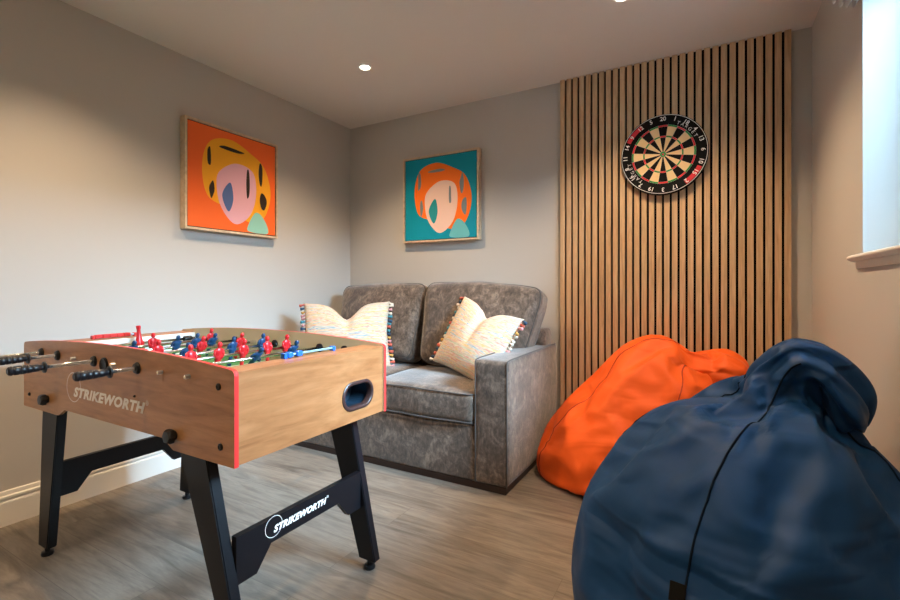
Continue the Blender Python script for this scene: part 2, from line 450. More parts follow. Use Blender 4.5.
# ------------------------------------------------------------------ ceiling downlights
M_bulb = bpy.data.materials.new('lamp_lens'); M_bulb.use_nodes = True
bb = M_bulb.node_tree.nodes['Principled BSDF']; bb.inputs['Emission Color'].default_value = (1, .88, .68, 1); bb.inputs['Emission Strength'].default_value = 30
for (x, y), share, lab in zip(DOWNLIGHTS, DOWN_SHARE, ('round white recessed ceiling downlight, lit, between the two framed prints', 'lit recessed ceiling downlight in front of the dartboard panel',
                                   'recessed ceiling downlight directly above the football table', 'recessed ceiling downlight nearest the window, above the bean bags', 'unseen fill downlight added in the ceiling at the near end of the room, left side', 'unseen fill downlight added in the ceiling at the near end of the room, right side')):
    t = thing('ceiling_downlight', lab, 'ceiling light', (x, y, ZC), group='recessed ceiling downlights')
    bm = bmesh.new(); lathe(bm, (0, 0, -.0005), (0, 0, -1), [(0, .042), (.004, .041), (.006, .036), (.003, .030), (.001, .028)], 32)
    obj('trim_ring', bm, M_white, t, angle=40)
    bm = bmesh.new(); lathe(bm, (0, 0, -.002), (0, 0, -1), [(0, .024), (.002, .024), (.004, .016), (.0045, 0)], 24); obj('lens', bm, M_bulb, t, smooth=True)
    L = bpy.data.lights.new('downlight_lamp', 'SPOT'); L.energy = DOWN_POWER * share; L.color = WARM; L.spot_size = math.radians(122); L.spot_blend = .75; L.shadow_soft_size = .022
    lo = link(L, 'downlight_lamp', t); lo.location = (0, 0, -.015)

# ------------------------------------------------------------------ raised roman blind over the window
M_blind = fabric('blind_linen', (.45, .42, .39)); M_blind2 = fabric('blind_lining', (.68, .66, .63))
bm = bmesh.new(); by0, by1 = WY0 - .06, 2.15
for k, (x, z) in enumerate(((.456, 2.044), (.439, 2.050), (.421, 2.060), (.402, 2.079), (.380, 2.102))):
    m_ = k % 2
    pts = [(x + .008, 2.26), (x + .010, z + .06), (x + .006, z + .008), (x, z), (x - .005, z + .008), (x - .003, z + .06), (x, 2.26)]
    extrude_poly(bm, pts, 'y', by0, by1 + .004 * k, mi=m_)
for f in bm.faces: pass
rb = thing('roman_blind', 'raised pleated roman blind in grey linen above the window on the right wall', 'blind', (0, 0, 0))
obj('fabric_folds', bm, [M_blind, M_blind2], rb, angle=50)
obj('headrail', box(bmesh.new(), .360, XR - .0005, by0, by1 + .02, 2.26, 2.30, .003), M_white, rb)

# ------------------------------------------------------------------ football table
TX0, TX1, TY0, TY1 = -2.370, -1.065, .758, 1.398
PT = .013                                    # side panel thickness
RZ = .790; PZ = .712                         # rod height, pitch height
ft = thing('football_table', 'wooden table football game with red edges on black splayed legs beside the left wall', 'table football', ((TX0 + TX1) / 2, (TY0 + TY1) / 2, 0))
O = Vector(ft.location)
def part(name, bm, m, parent=ft, **kw):
    bmesh.ops.translate(bm, verts=bm.verts, vec=-O) if parent is ft else bmesh.ops.translate(bm, verts=bm.verts, vec=-O)
    return obj(name, bm, m, parent, **kw)
def side_outline():
    P = [(TX1, .570), (-1.340, .570), (-1.392, .597), (-2.018, .597), (-2.070, .570), (TX0, .570)]
    zc, ze, cx = .850, .824, (TX0 + TX1) / 2
    xr = TX1
    top = []
    hw = (TX1 - TX0) / 2
    for k in range(0, 41):
        s = -1 + 2 * k / 40; x = cx + s * (hw - .016)
        top.append((x, zc - (zc - ze) * abs(s) ** 2.2))
    P += [(TX0, ze - .016)] + [(TX0 + .016 * (1 - math.cos(a)), ze - .016 + .016 * math.sin(a)) for a in (PI / 8, PI / 4, 3 * PI / 8)]
    P += top
    P += [(TX1 - .016 * (1 - math.cos(a)), ze - .016 + .016 * math.sin(a)) for a in (3 * PI / 8, PI / 4, PI / 8)] + [(TX1, ze - .016)]
    return P
M_beige = mat('beige_laminate', (.55, .46, .33), .5); M_whitelam = mat('white_laminate', (.80, .80, .78), .35)
def side_panel(y0, y1, outer_low):
    bm = bmesh.new(); P = side_outline()
    extrude_poly(bm, P, 'y', y0, y1, 0, 1)
    bmesh.ops.recalc_face_normals(bm, faces=bm.faces)
    for f in bm.faces:
        if abs(f.normal.y) > .9:
            outside = (f.normal.y < 0) == outer_low
            f.material_index = 0 if outside else 2
        elif f.normal.z < -.3 or (f.calc_center_median().z < .6 and abs(f.normal.x) < .95): f.material_index = 0
    return part('side_panel', bm, [M_panel, M_red_edge, M_beige])
side_panel(TY0, TY0 + PT, True); side_panel(TY1 - PT, TY1, False)
# end panels (right one with ball-return opening)
HC = (1.246, .661); HW, HH = .078, .047
def end_panel(x0, x1, hole):
    y0, y1, z0, z1 = TY0 + PT, TY1 - PT, .572, .816
    bm = bmesh.new()
    if not hole:
        box(bm, x0, x1, y0, y1, z0, z1); return part('end_panel', bm, M_endwood)
    n = 40; inner = []
    for k in range(n):
        a = 2 * PI * k / n; r = HH
        cy = HC[0] + (HW - HH) * (1 if math.cos(a) > 0 else -1)
        inner.append((cy + r * math.cos(a), HC[1] + r * math.sin(a)))
    outer = []
    for (y, z) in inner:
        a = math.atan2((z - HC[1]), (y - HC[0]))
        dy, dz = math.cos(a), math.sin(a)
        ts = []
        if dy > 1e-6: ts.append((y1 - HC[0]) / dy)
        if dy < -1e-6: ts.append((y0 - HC[0]) / dy)
        if dz > 1e-6: ts.append((z1 - HC[1]) / dz)
        if dz < -1e-6: ts.append((z0 - HC[1]) / dz)
        t = min(ts); outer.append([HC[0] + dy * t, HC[1] + dz * t])
    for c in ((y0, z0), (y1, z0), (y0, z1), (y1, z1)):     # snap nearest to the true corners
        k = min(range(n), key=lambda q: (outer[q][0] - c[0]) ** 2 + (outer[q][1] - c[1]) ** 2); outer[k] = list(c)
    for x in (x0, x1):
        I = [bm.verts.new((x, *p)) for p in inner]; Q = [bm.verts.new((x, *p)) for p in outer]
        for k in range(n): bm.faces.new((I[k], I[(k + 1) % n], Q[(k + 1) % n], Q[k]))
        if x == x0: I0, Q0 = I, Q
    for k in range(n):
        bm.faces.new((I0[k], I0[(k + 1) % n], I[(k + 1) % n], I[k])); bm.faces.new((Q0[k], Q0[(k + 1) % n], Q[(k + 1) % n], Q[k]))
    return part('end_panel', bm, M_endwood)
end_panel(TX1 - .026, TX1 - .006, True); end_panel(TX0 + .006, TX0 + .026, False)
# ball return: rim and dark pocket
M_rim = mat('brown_plastic_rim', (.045, .022, .02), .35)
def capsule(gr, n=32):
    return [(HC[0] + (HW - HH) * (1 if math.cos(2 * PI * k / n + .001) > 0 else -1) + (HH + gr) * math.cos(2 * PI * k / n + .001), HC[1] + (HH + gr) * math.sin(2 * PI * k / n + .001)) for k in range(n)]
bm = bmesh.new(); n = 32; rings = []
for gr, x in ((.004, TX1 - .006), (.004, TX1 - .0035), (.001, TX1 - .001), (-.006, TX1 - .001), (-.009, TX1 - .004), (-.009, TX1 - .026), (-.006, TX1 - .026)):
    rings.append([bm.verts.new((x, *p)) for p in capsule(gr)])
for a, b in zip(rings, rings[1:]):
    for k in range(n): bm.faces.new((a[k], a[(k + 1) % n], b[(k + 1) % n], b[k]))
part('ball_return_rim', bm, M_rim, angle=50)
bm = bmesh.new(); A = [bm.verts.new((TX1 - .026, *p)) for p in capsule(-.004)]; B = [bm.verts.new((TX1 - .10, *p)) for p in capsule(-.004)]
for k in range(n): bm.faces.new((A[k], A[(k + 1) % n], B[(k + 1) % n], B[k]))
bm.faces.new(B)
part('ball_return_pocket', bm, mat('pocket_blue_black', (.012, .03, .05), .4))
# end caps, pitch and inside ends
bm = bmesh.new(); box(bm, -1.168, TX1 - .026, TY0 + PT, TY1 - PT, .798, .8155, .002); part('end_cap', bm, M_endwood)
bm = bmesh.new(); box(bm, TX0 + .026, TX0 + .103, TY0 + PT, TY1 - PT, .798, .8155, .002); part('end_cap', bm, M_endwood)
bm = bmesh.new(); box(bm, -1.180, -1.169, TY0 + PT, TY1 - PT, PZ - .02, .812); part('goal_wall', bm, M_beige)
bm = bmesh.new(); box(bm, TX0 + .104, TX0 + .115, TY0 + PT, TY1 - PT, PZ - .02, .812); part('goal_wall', bm, M_whitelam)
def pitch_mat():
    return mat('pitch_green', (.035, .20, .055), .45)
M_pl = mat('pitch_lines', (.75, .78, .72), .5)
bm = bmesh.new(); px0, px1 = TX0 + .115, -1.180; py0, py1 = TY0 + PT, TY1 - PT
box(bm, px0, px1, py0, py1, PZ - .012, PZ)
cx, cy = (px0 + px1) / 2, (py0 + py1) / 2
def strip(x0, x1, y0, y1): box(bm, x0, x1, y0, y1, PZ, PZ + .0006, mi=1)
strip(cx - .003, cx + .003, py0, py1)
for s, e in ((px0, 1), (px1, -1)):
    xa, xb = sorted((s, s + e * .20)); strip(xa, xb, cy - .17, cy - .165); strip(xa, xb, cy + .165, cy + .17)
    xx = s + e * .20; strip(xx - .0025, xx + .0025, cy - .17, cy + .17)
for k in range(32):
    a0, a1 = 2 * PI * k / 32, 2 * PI * (k + 1) / 32
    q = [(cx + r * math.cos(a), cy + r * math.sin(a)) for a, r in ((a0, .085), (a1, .085), (a1, .090), (a0, .090))]
    bm.faces.new([bm.verts.new((x, y, PZ + .0007)) for x, y in q]).material_index = 1
part('pitch', bm, [pitch_mat(), M_pl], recalc=True)
bm = bmesh.new(); box(bm, TX0 + .03, TX1 - .11, TY0 + PT, TY1 - PT, .600, .606); part('bottom_board', bm, M_beige)

# score counters
M_sblue = mat('score_blue', (.012, .13, .62), .35); M_sred = mat('score_red', (.62, .03, .025), .4); M_rail = mat('score_rail', (.30, .52, .68), .3, .4)
def counter(x, y0, y1, ys, m, z=.826):
    bm = bmesh.new()
    tube(bm, [(x, y0, z), (x, y1, z)], .0035, 8); tube(bm, [(x - .011, y0, z - .002), (x - .011, y1, z - .002)], .003, 8)
    r = part('score_rail', bm, M_rail)
    for yy in (y0, y1 - .006):
        b2 = bmesh.new(); box(b2, x - .014, x + .006, yy, yy + .012, .8156, z + .006, .002); part('score_bracket', b2, m, r)
    for yy, l in ys:
        b2 = bmesh.new(); box(b2, x - .010, x + .010, yy, yy + l, z - .008, z + .0085, .003); part('score_marker', b2, m, r)
counter(-1.150, .988, 1.205, [(1.000, .020), (1.036, .022)], M_sblue)
counter(TX0 + .080, .955, 1.125, [(.965 + .0275 * k, .027) for k in range(5)], M_sred)

# rods with men, handles and bumpers
def man_mesh(colour, tall=False):
    bm = bmesh.new()
    # legs down to a kicking foot, hips, torso with shoulders, neck, head; origin at the rod, faces +x
    sec = [(-.070, .011, .0065, .002), (-.062, .012, .0065, .001), (-.052, .0065, .006, 0), (-.030, .0065, .008, 0), (-.016, .009, .011, 0), (-.004, .010, .013, 0), (.008, .0095, .0125, 0),
           (.020, .0095, .0155, 0), (.027, .008, .0165, 0), (.031, .005, .010, 0), (.034, .0045, .005, 0), (.038, .0078, .0075, .001), (.044, .0090, .0082, .001), (.050, .0082, .0075, .001), (.0545, .004, .004, 0)]
    n = 12; rings = []
    for z, rx, ry, ox in sec:
        rings.append([bm.verts.new((ox + rx * math.cos(2 * PI * k / n), ry * math.sin(2 * PI * k / n), z)) for k in range(n)])
    for i, (a, b) in enumerate(zip(rings, rings[1:])):
        for k in range(n):
            f = bm.faces.new((a[k], a[(k + 1) % n], b[(k + 1) % n], b[k])); f.material_index = 1 if i < 2 else 0
    bm.faces.new(rings[0][::-1]).material_index = 1; bm.faces.new(rings[-1])
    for s in (-1, 1):
        tube(bm, [(0, s * .0145, .026), (.003, s * .0175, .012), (.006, s * .0135, .000)], .0042, 8)
    lathe(bm, (0, -.013, 0), (0, 1, 0), [(0, .010), (.026, .010)], 14)
    me = bpy.data.meshes.new('player'); bmesh.ops.recalc_face_normals(bm, faces=bm.faces); bm.to_mesh(me); bm.free()
    me.materials.append(colour); me.materials.append(colour)
    for p in me.polygons: p.use_smooth = True
    return me
M_mred = mat('player_red', (.60, .012, .02), .32); M_mblue = mat('player_blue', (.010, .045, .13), .35)
red_me, blue_me = man_mesh(M_mred), man_mesh(M_mblue)
GRIP = [(0, 0), (0, .009), (.004, .0135), (.012, .0155), (.018, .0135), (.021, .0150), (.034, .0150), (.037, .0132), (.040, .0148), (.053, .0146), (.056, .0128), (.059, .0142), (.072, .0138), (.075, .0120), (.078, .0130), (.092, .0125), (.096, .0105), (.106, .0100), (.109, .0190), (.114, .0200), (.118, .0110), (.122, .0080), (.122, 0)]
GRIP = [(a * .78, b * .92) for a, b in GRIP]
# x, near team?, collar y of the handle, [men (y)], lean angle
RODS = [(-2.205, True, .560, [1.10], PI * .97), (-2.070, True, .680, [1.085, 1.345], .25), (-1.935, False, 1.425, [.935, 1.105, 1.19, 1.265], -.5), (-1.800, True, .632, [.96, 1.13, 1.305], .35),
        (-1.665, False, 1.425, [.985, 1.175, 1.315], -.35), (-1.530, True, .690, [.925, 1.025, 1.125, 1.235, 1.325], .12), (-1.395, False, 1.425, [1.075, 1.24], -.7), (-1.260, False, 1.425, [], 0)]
for (x, near, yc, men, lean) in RODS:
    bm = bmesh.new()
    y0, y1 = (yc - .01, TY1 - .03) if near else (TY0 - .014, yc + .01)
    tube(bm, [(0, y0, 0), (0, y1, 0)], .0062, 12)
    bmesh.ops.translate(bm, verts=bm.verts, vec=Vector((x, 0, RZ)))
    r = part('rod', bm, M_chrome, smooth=True)
    b2 = bmesh.new()
    if near: lathe(b2, (x, yc - .095, RZ), (0, 1, 0), GRIP, 20)
    else: lathe(b2, (x, yc + .095, RZ), (0, -1, 0), GRIP, 20)
    for v in b2.verts: v.co = v.co
    part('handle', b2, M_black, r, angle=35)
    b2 = bmesh.new()
    if near: lathe(b2, (x, TY0 + .001, RZ), (0, -1, 0), [(0, .0185), (.004, .0185), (.009, .0150), (.010, .0085), (.012, .0080)], 20)
    else: lathe(b2, (x, TY1 - .001, RZ), (0, 1, 0), [(0, .0185), (.004, .0185), (.009, .0150)], 20)
    part('bushing', b2, M_black, r, angle=35)
    b2 = bmesh.new()
    if not near:
        lathe(b2, (x, TY0 - .006, RZ), (0, -1, 0), [(0, .0050), (.006, .0052), (.009, .0040), (.0095, 0)], 14); part('rod_end_cap', b2, mat('cream_plastic', (.78, .70, .55), .4), r, smooth=True)
        b2 = bmesh.new(); lathe(b2, (x, TY1 - PT, RZ), (0, -1, 0), [(0, .0175), (.006, .0170), (.008, .010)], 18); part('inner_bushing', b2, M_black, r, angle=35)
    else:
        b2 = bmesh.new(); lathe(b2, (x, TY1 - PT, RZ), (0, -1, 0), [(0, .010), (.01, .009), (.03, .0085)], 14); part('inner_bushing', b2, M_chrome, r, angle=35)
    for yb in ([1.30] if x == -2.205 else []):
        b2 = bmesh.new(); lathe(b2, (x, yb, RZ), (0, 1, 0), [(0, .0125), (.005, .014), (.03, .014), (.035, .0125)], 14); part('bumper', b2, M_black, r, angle=35)
    for i, ym in enumerate(men):
        me = red_me if near else blue_me
        p = link(me, 'player', r); p.location = (x - O.x, ym - O.y, RZ)
        if x == -2.205: p.scale = (1.25, 1.15, 1.12)
        p.rotation_euler = (0, lean + (.15 * math.sin(i * 2.1 + x) if lean < 3 else 0), 0 if near else PI)

# lettering on the near panel
M_print = mat('white_print', (.90, .86, .80), .5)
def lettering(parent_m, origin, xa, ya, length, h, name='maker_lettering'):
    """circle outline with the slanted name to the right of its centre"""
    Mx = basis(Vector(origin), xa, ya)
    me = text_mesh('t', 'STRIKEWORTH', 1, None, Matrix.Identity(4), raw=True, shear=.30, offset=.048, align='LEFT', extrude=.004, spacing=1.12)
    xs = [v.co.x for v in me.vertices]; ysn = [v.co.y for v in me.vertices]
    sx, sy = length / (max(xs) - min(xs)), h / (max(ysn) - min(ysn))
    me.transform(Matrix.Translation((-min(xs), -min(ysn), 0))); me.transform(Matrix.Diagonal((sx, sy, .06, 1)))
    bm = bmesh.new(); bm.from_mesh(me); bpy.data.meshes.remove(me)
    R = h * 1.45; c = Vector((.02 * h, h * .92, 0))
    n = 48
    for k in range(n):
        a0, a1 = 2 * PI * k / n, 2 * PI * (k + 1) / n
        q = [(c.x + r * math.cos(a), c.y + r * math.sin(a), .0003) for a, r in ((a0, R), (a1, R), (a1, R * .955), (a0, R * .955))]
        bm.faces.new([bm.verts.new(p) for p in q])
    me = text_mesh('t', '®', h * .55, None, Matrix.Translation((length + h * .28, h * .95, 0)), raw=True, extrude=.0002); bm.from_mesh(me); bpy.data.meshes.remove(me)
    bmesh.ops.transform(bm, matrix=Mx, verts=bm.verts)
    return part(name, bm, M_print, parent_m, recalc=False)
lettering(ft, (-1.948, TY0 - .0004, .6535), (1, 0, 0), (0, 0, 1), .462, .036)
# knobs and bolts on the near panel
for (x, z, r) in ((-1.332, .615, .020), (-2.156, .620, .020)):
    bm = bmesh.new(); lathe(bm, (x, TY0, z), (0, -1, 0), [(0, r * .7), (.006, r * .7), (.008, r), (.018, r * 1.02), (.026, r * .8), (.028, 0)], 18)
    for v in bm.verts:
        dx, dz = v.co.x - x, v.co.z - z; a = math.atan2(dz, dx); rr = math.hypot(dx, dz)
        if rr > r * .75: k_ = 1 + .08 * math.cos(6 * a); v.co.x = x + dx * k_; v.co.z = z + dz * k_
    part('leg_knob', bm, M_black, angle=45)
for (x, z, r) in ((-1.129, .775, .0095), (-1.121, .617, .0095), (-2.314, .621, .007), (-1.544, .702, .004)):
    bm = bmesh.new(); lathe(bm, (x, TY0, z), (0, -1, 0), [(0, r), (.003, r), (.005, r * .6), (.0035, r * .35), (.0035, 0)], 16); part('bolt_cover', bm, M_black, angle=45)
bm = bmesh.new(); lathe(bm, (-1.732, TY0, .782), (0, -1, 0), [(0, .026), (.004, .026), (.006, .022), (.002, .017), (.001, 0)], 24); part('ball_entry_cup', bm, M_black, angle=40)

# legs
LEG_R = [(-1.305, .66), (-1.175, .66), (-1.165, .56), (-1.055, .035), (-1.130, .035), (-1.290, .56)]
LEG_L = [(-2.225, .66), (-2.095, .66), (-2.110, .56), (-2.200, .035), (-2.275, .035), (-2.237, .56)]
def leg(base, y0, y1, ins=0, bl=0):
    pts = [(x - ins * (z > .1) + bl * (k == 4), z) for k, (x, z) in enumerate(base)]
    bm = bmesh.new(); extrude_poly(bm, pts, 'y', y0, y1)
    bmesh.ops.recalc_face_normals(bm, faces=bm.faces)
    bmesh.ops.bevel(bm, geom=list(bm.edges), offset=.003, segments=2, affect='EDGES')
    L_ = part('leg', bm, M_legs)
    fx = (pts[3][0] + pts[4][0]) / 2
    bm = bmesh.new(); lathe(bm, (fx, (y0 + y1) / 2, .0005), (0, 0, 1), [(0, .019), (.006, .021), (.014, .019), (.016, .009), (.040, .009)], 18)
    part('levelling_foot', bm, M_black, L_, angle=40)
leg(LEG_R, .773, .805, .042, .018); leg(LEG_R, 1.318, 1.350, .006); leg(LEG_L, .770, .802); leg(LEG_L, 1.318, 1.350)
# end stretchers with notched lower edge
def stretcher(x, dx, txt):
    ya, yb = .805, 1.318
    pts = [(ya, .355), (yb, .355), (yb, .222), (yb - .065, .222), (yb - .115, .285), (ya + .115, .285), (ya + .065, .222), (ya, .222)]
    bm = bmesh.new(); extrude_poly(bm, pts, 'x', x, x + dx)
    m = part('stretcher', bm, M_legs)
    return m
s1 = stretcher(-1.142, .020, True); stretcher(-2.225, .020, False)
lettering(s1, (-1.1215, .928, .3100), (0, 1, 0), (0, 0, 1), .215, .0215)

# ------------------------------------------------------------------ soft box helper
def softbox(hx, hy, hz, r, n=18, bulge=(0, 0, 0), fn=None):
    bm = bmesh.new(); bmesh.ops.create_cube(bm, size=2)
    bmesh.ops.subdivide_edges(bm, edges=bm.edges, cuts=n, use_grid_fill=True)
    H = Vector((hx, hy, hz))
    for v in bm.verts:
        p = v.co.copy(); u = p.copy()
        # push samples towards the edges so the rounding is well resolved
        q = Vector([H[i] * (math.copysign(1 - (1 - abs(p[i])) ** 1.35 if abs(p[i]) < 1 else 1, p[i])) for i in range(3)])
        c = Vector([max(-(H[i] - r), min(H[i] - r, q[i])) for i in range(3)])
        d_ = q - c
        if d_.length > 1e-9: q = c + d_.normalized() * r
        w_ = [(1 - min(1, abs(q[i]) / H[i]) ** 2) for i in range(3)]
        q.x += math.copysign(1, u.x) * bulge[0] * w_[1] * w_[2] * (abs(u.x))
        q.y += math.copysign(1, u.y) * bulge[1] * w_[0] * w_[2] * (abs(u.y))
        q.z += math.copysign(1, u.z) * bulge[2] * w_[0] * w_[1] * (abs(u.z))
        v.co = fn(q) if fn else q
    return bm
def wob(p, s, a):
    n3 = noise.noise_vector(p * s); return p + n3 * a

# ------------------------------------------------------------------ sofa
SX0, SX1, SY0, SY1 = -2.635, -.866, 2.119, 2.980
sf = thing('sofa', 'two seat grey brown velvet sofa standing in the corner under the turquoise print', 'sofa', ((SX0 + SX1) / 2, (SY0 + SY1) / 2, 0))
SO = Vector(sf.location)
def sp(name, bm, m, parent=sf, **kw):
    bmesh.ops.translate(bm, verts=bm.verts, vec=-SO); return obj(name, bm, m, parent, **kw)
AW = .182
bm = bmesh.new(); box(bm, SX0 + .012, SX1 - .012, SY0 + .010, SY1 - .01, .0005, .036, .002); sp('plinth', bm, M_plinth)
bm = bmesh.new(); box(bm, SX0 + AW, SX1 - AW, SY0 + .006, SY1 - .01, .036, .325, .012, 3); sp('seat_base', bm, M_sofa, smooth=True)
def arm(x0, x1, outer):
    cx_, cy_ = (x0 + x1) / 2, (SY0 + SY1) / 2; hx, hy = (x1 - x0) / 2, (SY1 - SY0) / 2; hz = (.668 - .036) / 2
    bm = softbox(hx, hy, hz, .016, 14, (.004, .003, .006), lambda q: wob(q + Vector((cx_, cy_, .036 + hz)), 5, .004))
    a = sp('arm', bm, M_sofa, smooth=True)
    for xx in (x0 + .004, x1 - .004):       # piped front edge
        b2 = bmesh.new(); tube(b2, [(xx, SY0 + .003, .04), (xx, SY0 + .002, .3), (xx, SY0 + .002, .655), (xx, SY0 + .010, .666), (xx, SY0 + .05, .671), (xx, (SY0 + SY1) / 2, .672), (xx, SY1 - .03, .671)], .0038, 8)
        sp('piping', b2, M_piping, a, smooth=True)
arm(SX1 - AW, SX1, 1); arm(SX0, SX0 + AW, -1)
bm = bmesh.new(); box(bm, SX0 + AW - .01, SX1 - .035, 2.82, SY1, .30, .775, .03, 4); sp('back_frame', bm, M_sofa, smooth=True)
sx0, sx1 = SX0 + AW + .004, SX1 - AW - .004; mid = (sx0 + sx1) / 2
def rect_loop(hx, hy, r, z, fn, n=6):
    pts = []
    for cx_, cy_, a0 in ((hx - r, hy - r, 0), (-hx + r, hy - r, PI / 2), (-hx + r, -hy + r, PI), (hx - r, -hy + r, 3 * PI / 2)):
        for k in range(n + 1):
            a = a0 + k * PI / 2 / n; pts.append(Vector((cx_ + r * math.cos(a), cy_ + r * math.sin(a), z)))
    out = []
    for i, p in enumerate(pts):
        q = pts[(i + 1) % len(pts)]; m_ = max(1, int((q - p).length / .03))
        for k in range(m_): out.append(fn(p.lerp(q, k / m_)))
    return out
for i, (a, b) in enumerate(((sx0, mid - .002), (mid + .002, sx1))):
    hx = (b - a) / 2; hy = .325; hz = .083; c = Vector(((a + b) / 2, SY0 - .014 + hy, .328 + hz))
    fn = lambda q, c=c, i=i: wob(q + c, 4 + i, .006)
    bm = softbox(hx, hy, hz, .035, 20, (0, .012, .022), fn); s_ = sp('seat_cushion', bm, M_sofa, smooth=True)
    for z in (hz - .008, -hz + .008):
        b2 = bmesh.new(); tube(b2, rect_loop(hx - .005, hy - .003, .03, z, lambda q: fn(Vector((q.x, q.y + math.copysign(.012 * (1 - (q.x / hx) ** 2) * .6, q.y), q.z)))), .004, 8, True); sp('piping', b2, M_piping, s_, smooth=True)
# back cushions: lean back, top edge bowed
bx = [(sx0 - .055, mid + .012), (mid + .022, sx1 + .165)]
for i, (a, b) in enumerate(bx):
    hx = (b - a) / 2; hy = .105; hz = .272
    lean = math.radians(-17)
    R_ = Matrix.Rotation(lean, 3, 'X')
    c = Vector(((a + b) / 2, 2.735, .782))
    def fn(q, c=c, i=i, hx=hx, hz=hz):
        t = (q.z + hz) / (2 * hz)                    # narrower at the foot
        q = q.copy(); u = q.x / hx
        kx = (.84 + .16 * min(1, t * 1.25)) if i == 1 else (.88 + .12 * min(1, t * 1.2))
        off = .035 * (1 - t) * (-1 if i == 1 else .6)
        q.x = q.x * kx + off
        q.z += .010 * math.sin(u * 2.2 + i) * t - .018 * u * t * (1 if i else .2)
        q.y += -.012 * math.sin(3 * u + 2 * t + i)
        return wob(R_ @ q + c, 3.5 + i, .010)
    bm = softbox(hx, hy, hz, .060, 20, (0, .045, .012), fn)
    s_ = sp('back_cushion', bm, M_sofa, smooth=True)
    def lp(y, k=1):
        pts = rect_loop(hx - .006, hz - .006, .055, 0, lambda q: q)
        return [fn(Vector((p.x, y, p.y))) for p in pts]
    b2 = bmesh.new(); tube(b2, lp(-hy + .030), .004, 8, True); sp('piping', b2, M_piping, s_, smooth=True)

# ------------------------------------------------------------------ striped scatter cushions with tassels
def stripe_mat():
    m = mat('woven_stripe', (.7, .6, .5), .85, spec=.2, sheen=.1); t = NT(m)
    v = t.coord((1.1, 15, 1), 'UV'); a = t.noise(v, 1.5, 3, .7, .2)
    pal = [(.72, .62, .52), (.62, .20, .13), (.76, .70, .62), (.18, .36, .50), (.76, .68, .56), (.72, .46, .16), (.70, .62, .52), (.64, .27, .22), (.74, .68, .58), (.38, .50, .30), (.70, .56, .44), (.36, .28, .48), (.72, .64, .54)]
    st = [(.30 + .40 * i / 12, c) for i, c in enumerate(pal)]
    c = t.ramp(a, st, 'LINEAR')
    b = t.noise(t.coord((3, 160, 1), 'UV'), 1, 2, .6)
    c = t.mix(.45, c, t.ramp(b, [(.35, (.62, .58, .54)), (.6, (1.15, 1.12, 1.08))]), 'MULTIPLY')
    t.base(c); t.bump(b, .5, .003)
    return m
M_stripe = stripe_mat()
TAS = [mat('tassel_' + n_, c, .9) for n_, c in (('coral', (.60, .13, .09)), ('navy', (.03, .07, .13)), ('cream', (.70, .62, .52)), ('teal', (.06, .25, .32)), ('ochre', (.55, .30, .08)), ('pink', (.62, .30, .30)))]
def pillow(name, label, M, W, H_, T_, dip, seed, skew=0):
    root = thing(name, label, 'cushion', group=None); root.matrix_world = M
    n = 30; bm = bmesh.new(); uvl = bm.loops.layers.uv.new('UVMap'); G = {}
    def pos(u, v, s):
        # outline: edges drawn in between the pointed corners
        ex = 1 - .07 * (1 - v * v) ** 1.0; ey = 1 - .08 * (1 - u * u)
        x = W / 2 * u * ex; y = H_ / 2 * v * ey
        k = ((1 - u * u) * (1 - v * v))
        th = T_ * (k ** .42) * .5
        # karate-chop dent in the top edge
        g = math.exp(-(u / .30) ** 2); tt = max(0, (v + .35) / 1.35)
        y -= dip * g * tt ** 2
        crease = math.exp(-(u / .10) ** 2) * tt ** 1.2
        th *= (1 - .72 * crease)
        z = th * s + .018 * math.exp(-(u / .3) ** 2) * tt * s * 0
        p = Vector((x, y + skew * x, z))
        return p + noise.noise_vector(p * 9 + Vector((seed, 0, s))) * .004
    for s in (1, -1):
        for i in range(n + 1):
            for j in range(n + 1):
                u, v = -1 + 2 * i / n, -1 + 2 * j / n
                edge = i in (0, n) or j in (0, n)
                if s == -1 and edge: G[i, j, s] = G[i, j, 1]; continue
                G[i, j, s] = bm.verts.new(pos(math.sin(u * PI / 2) * .5 + u * .5, math.sin(v * PI / 2) * .5 + v * .5, s))
        for i in range(n):
            for j in range(n):
                f = bm.faces.new([G[i, j, s], G[i + 1, j, s], G[i + 1, j + 1, s], G[i, j + 1, s]] if s == 1 else [G[i, j, s], G[i, j + 1, s], G[i + 1, j + 1, s], G[i + 1, j, s]])
                ids = [(i, j), (i + 1, j), (i + 1, j + 1), (i, j + 1)] if s == 1 else [(i, j), (i, j + 1), (i + 1, j + 1), (i + 1, j)]
                for lp_, (a, b) in zip(f.loops, ids): lp_[uvl].uv = (a / n + seed * .37, b / n + seed * .21 + (0 if s == 1 else .5))
    obj('cover', bm, M_stripe, root, smooth=True)
    rnd = random.Random(seed)
    for sgn in (-1, 1):
        b2 = bmesh.new()
        for k in range(19):
            v = -1 + 2 * (k + .5) / 19; p = pos(sgn * 1.0, v, 1); mi = rnd.choice((0, 1, 1, 2, 3, 4, 5, 2))
            dirn = Vector((sgn, rnd.uniform(-.55, .15), rnd.uniform(-.3, .5))).normalized()
            l_ = rnd.uniform(.024, .036)
            lathe(b2, p - dirn * .003, dirn, [(0, .004), (.004, .0075), (.008, .0055), (l_ * .7, .0095), (l_, .0105), (l_ + .001, 0)], 7, mi)
        obj('tassel_trim', b2, TAS, root, smooth=True)
    return root
def orient(c, face, up_hint=(0, 0, 1), roll=0):
    z = Vector(face).normalized(); x = Vector(up_hint).cross(z).normalized(); y = z.cross(x)
    m = Matrix((x, y, z)).transposed().to_4x4(); m = m @ Matrix.Rotation(roll, 4, 'Z'); m.translation = Vector(c); return m
pillow('scatter_cushion', 'pastel striped tasselled cushion with a deep top dent at the left end of the sofa', orient((-2.140, 2.375, .715), (.62, -.78, .36), roll=.02), .585, .47, .17, .11, 1)
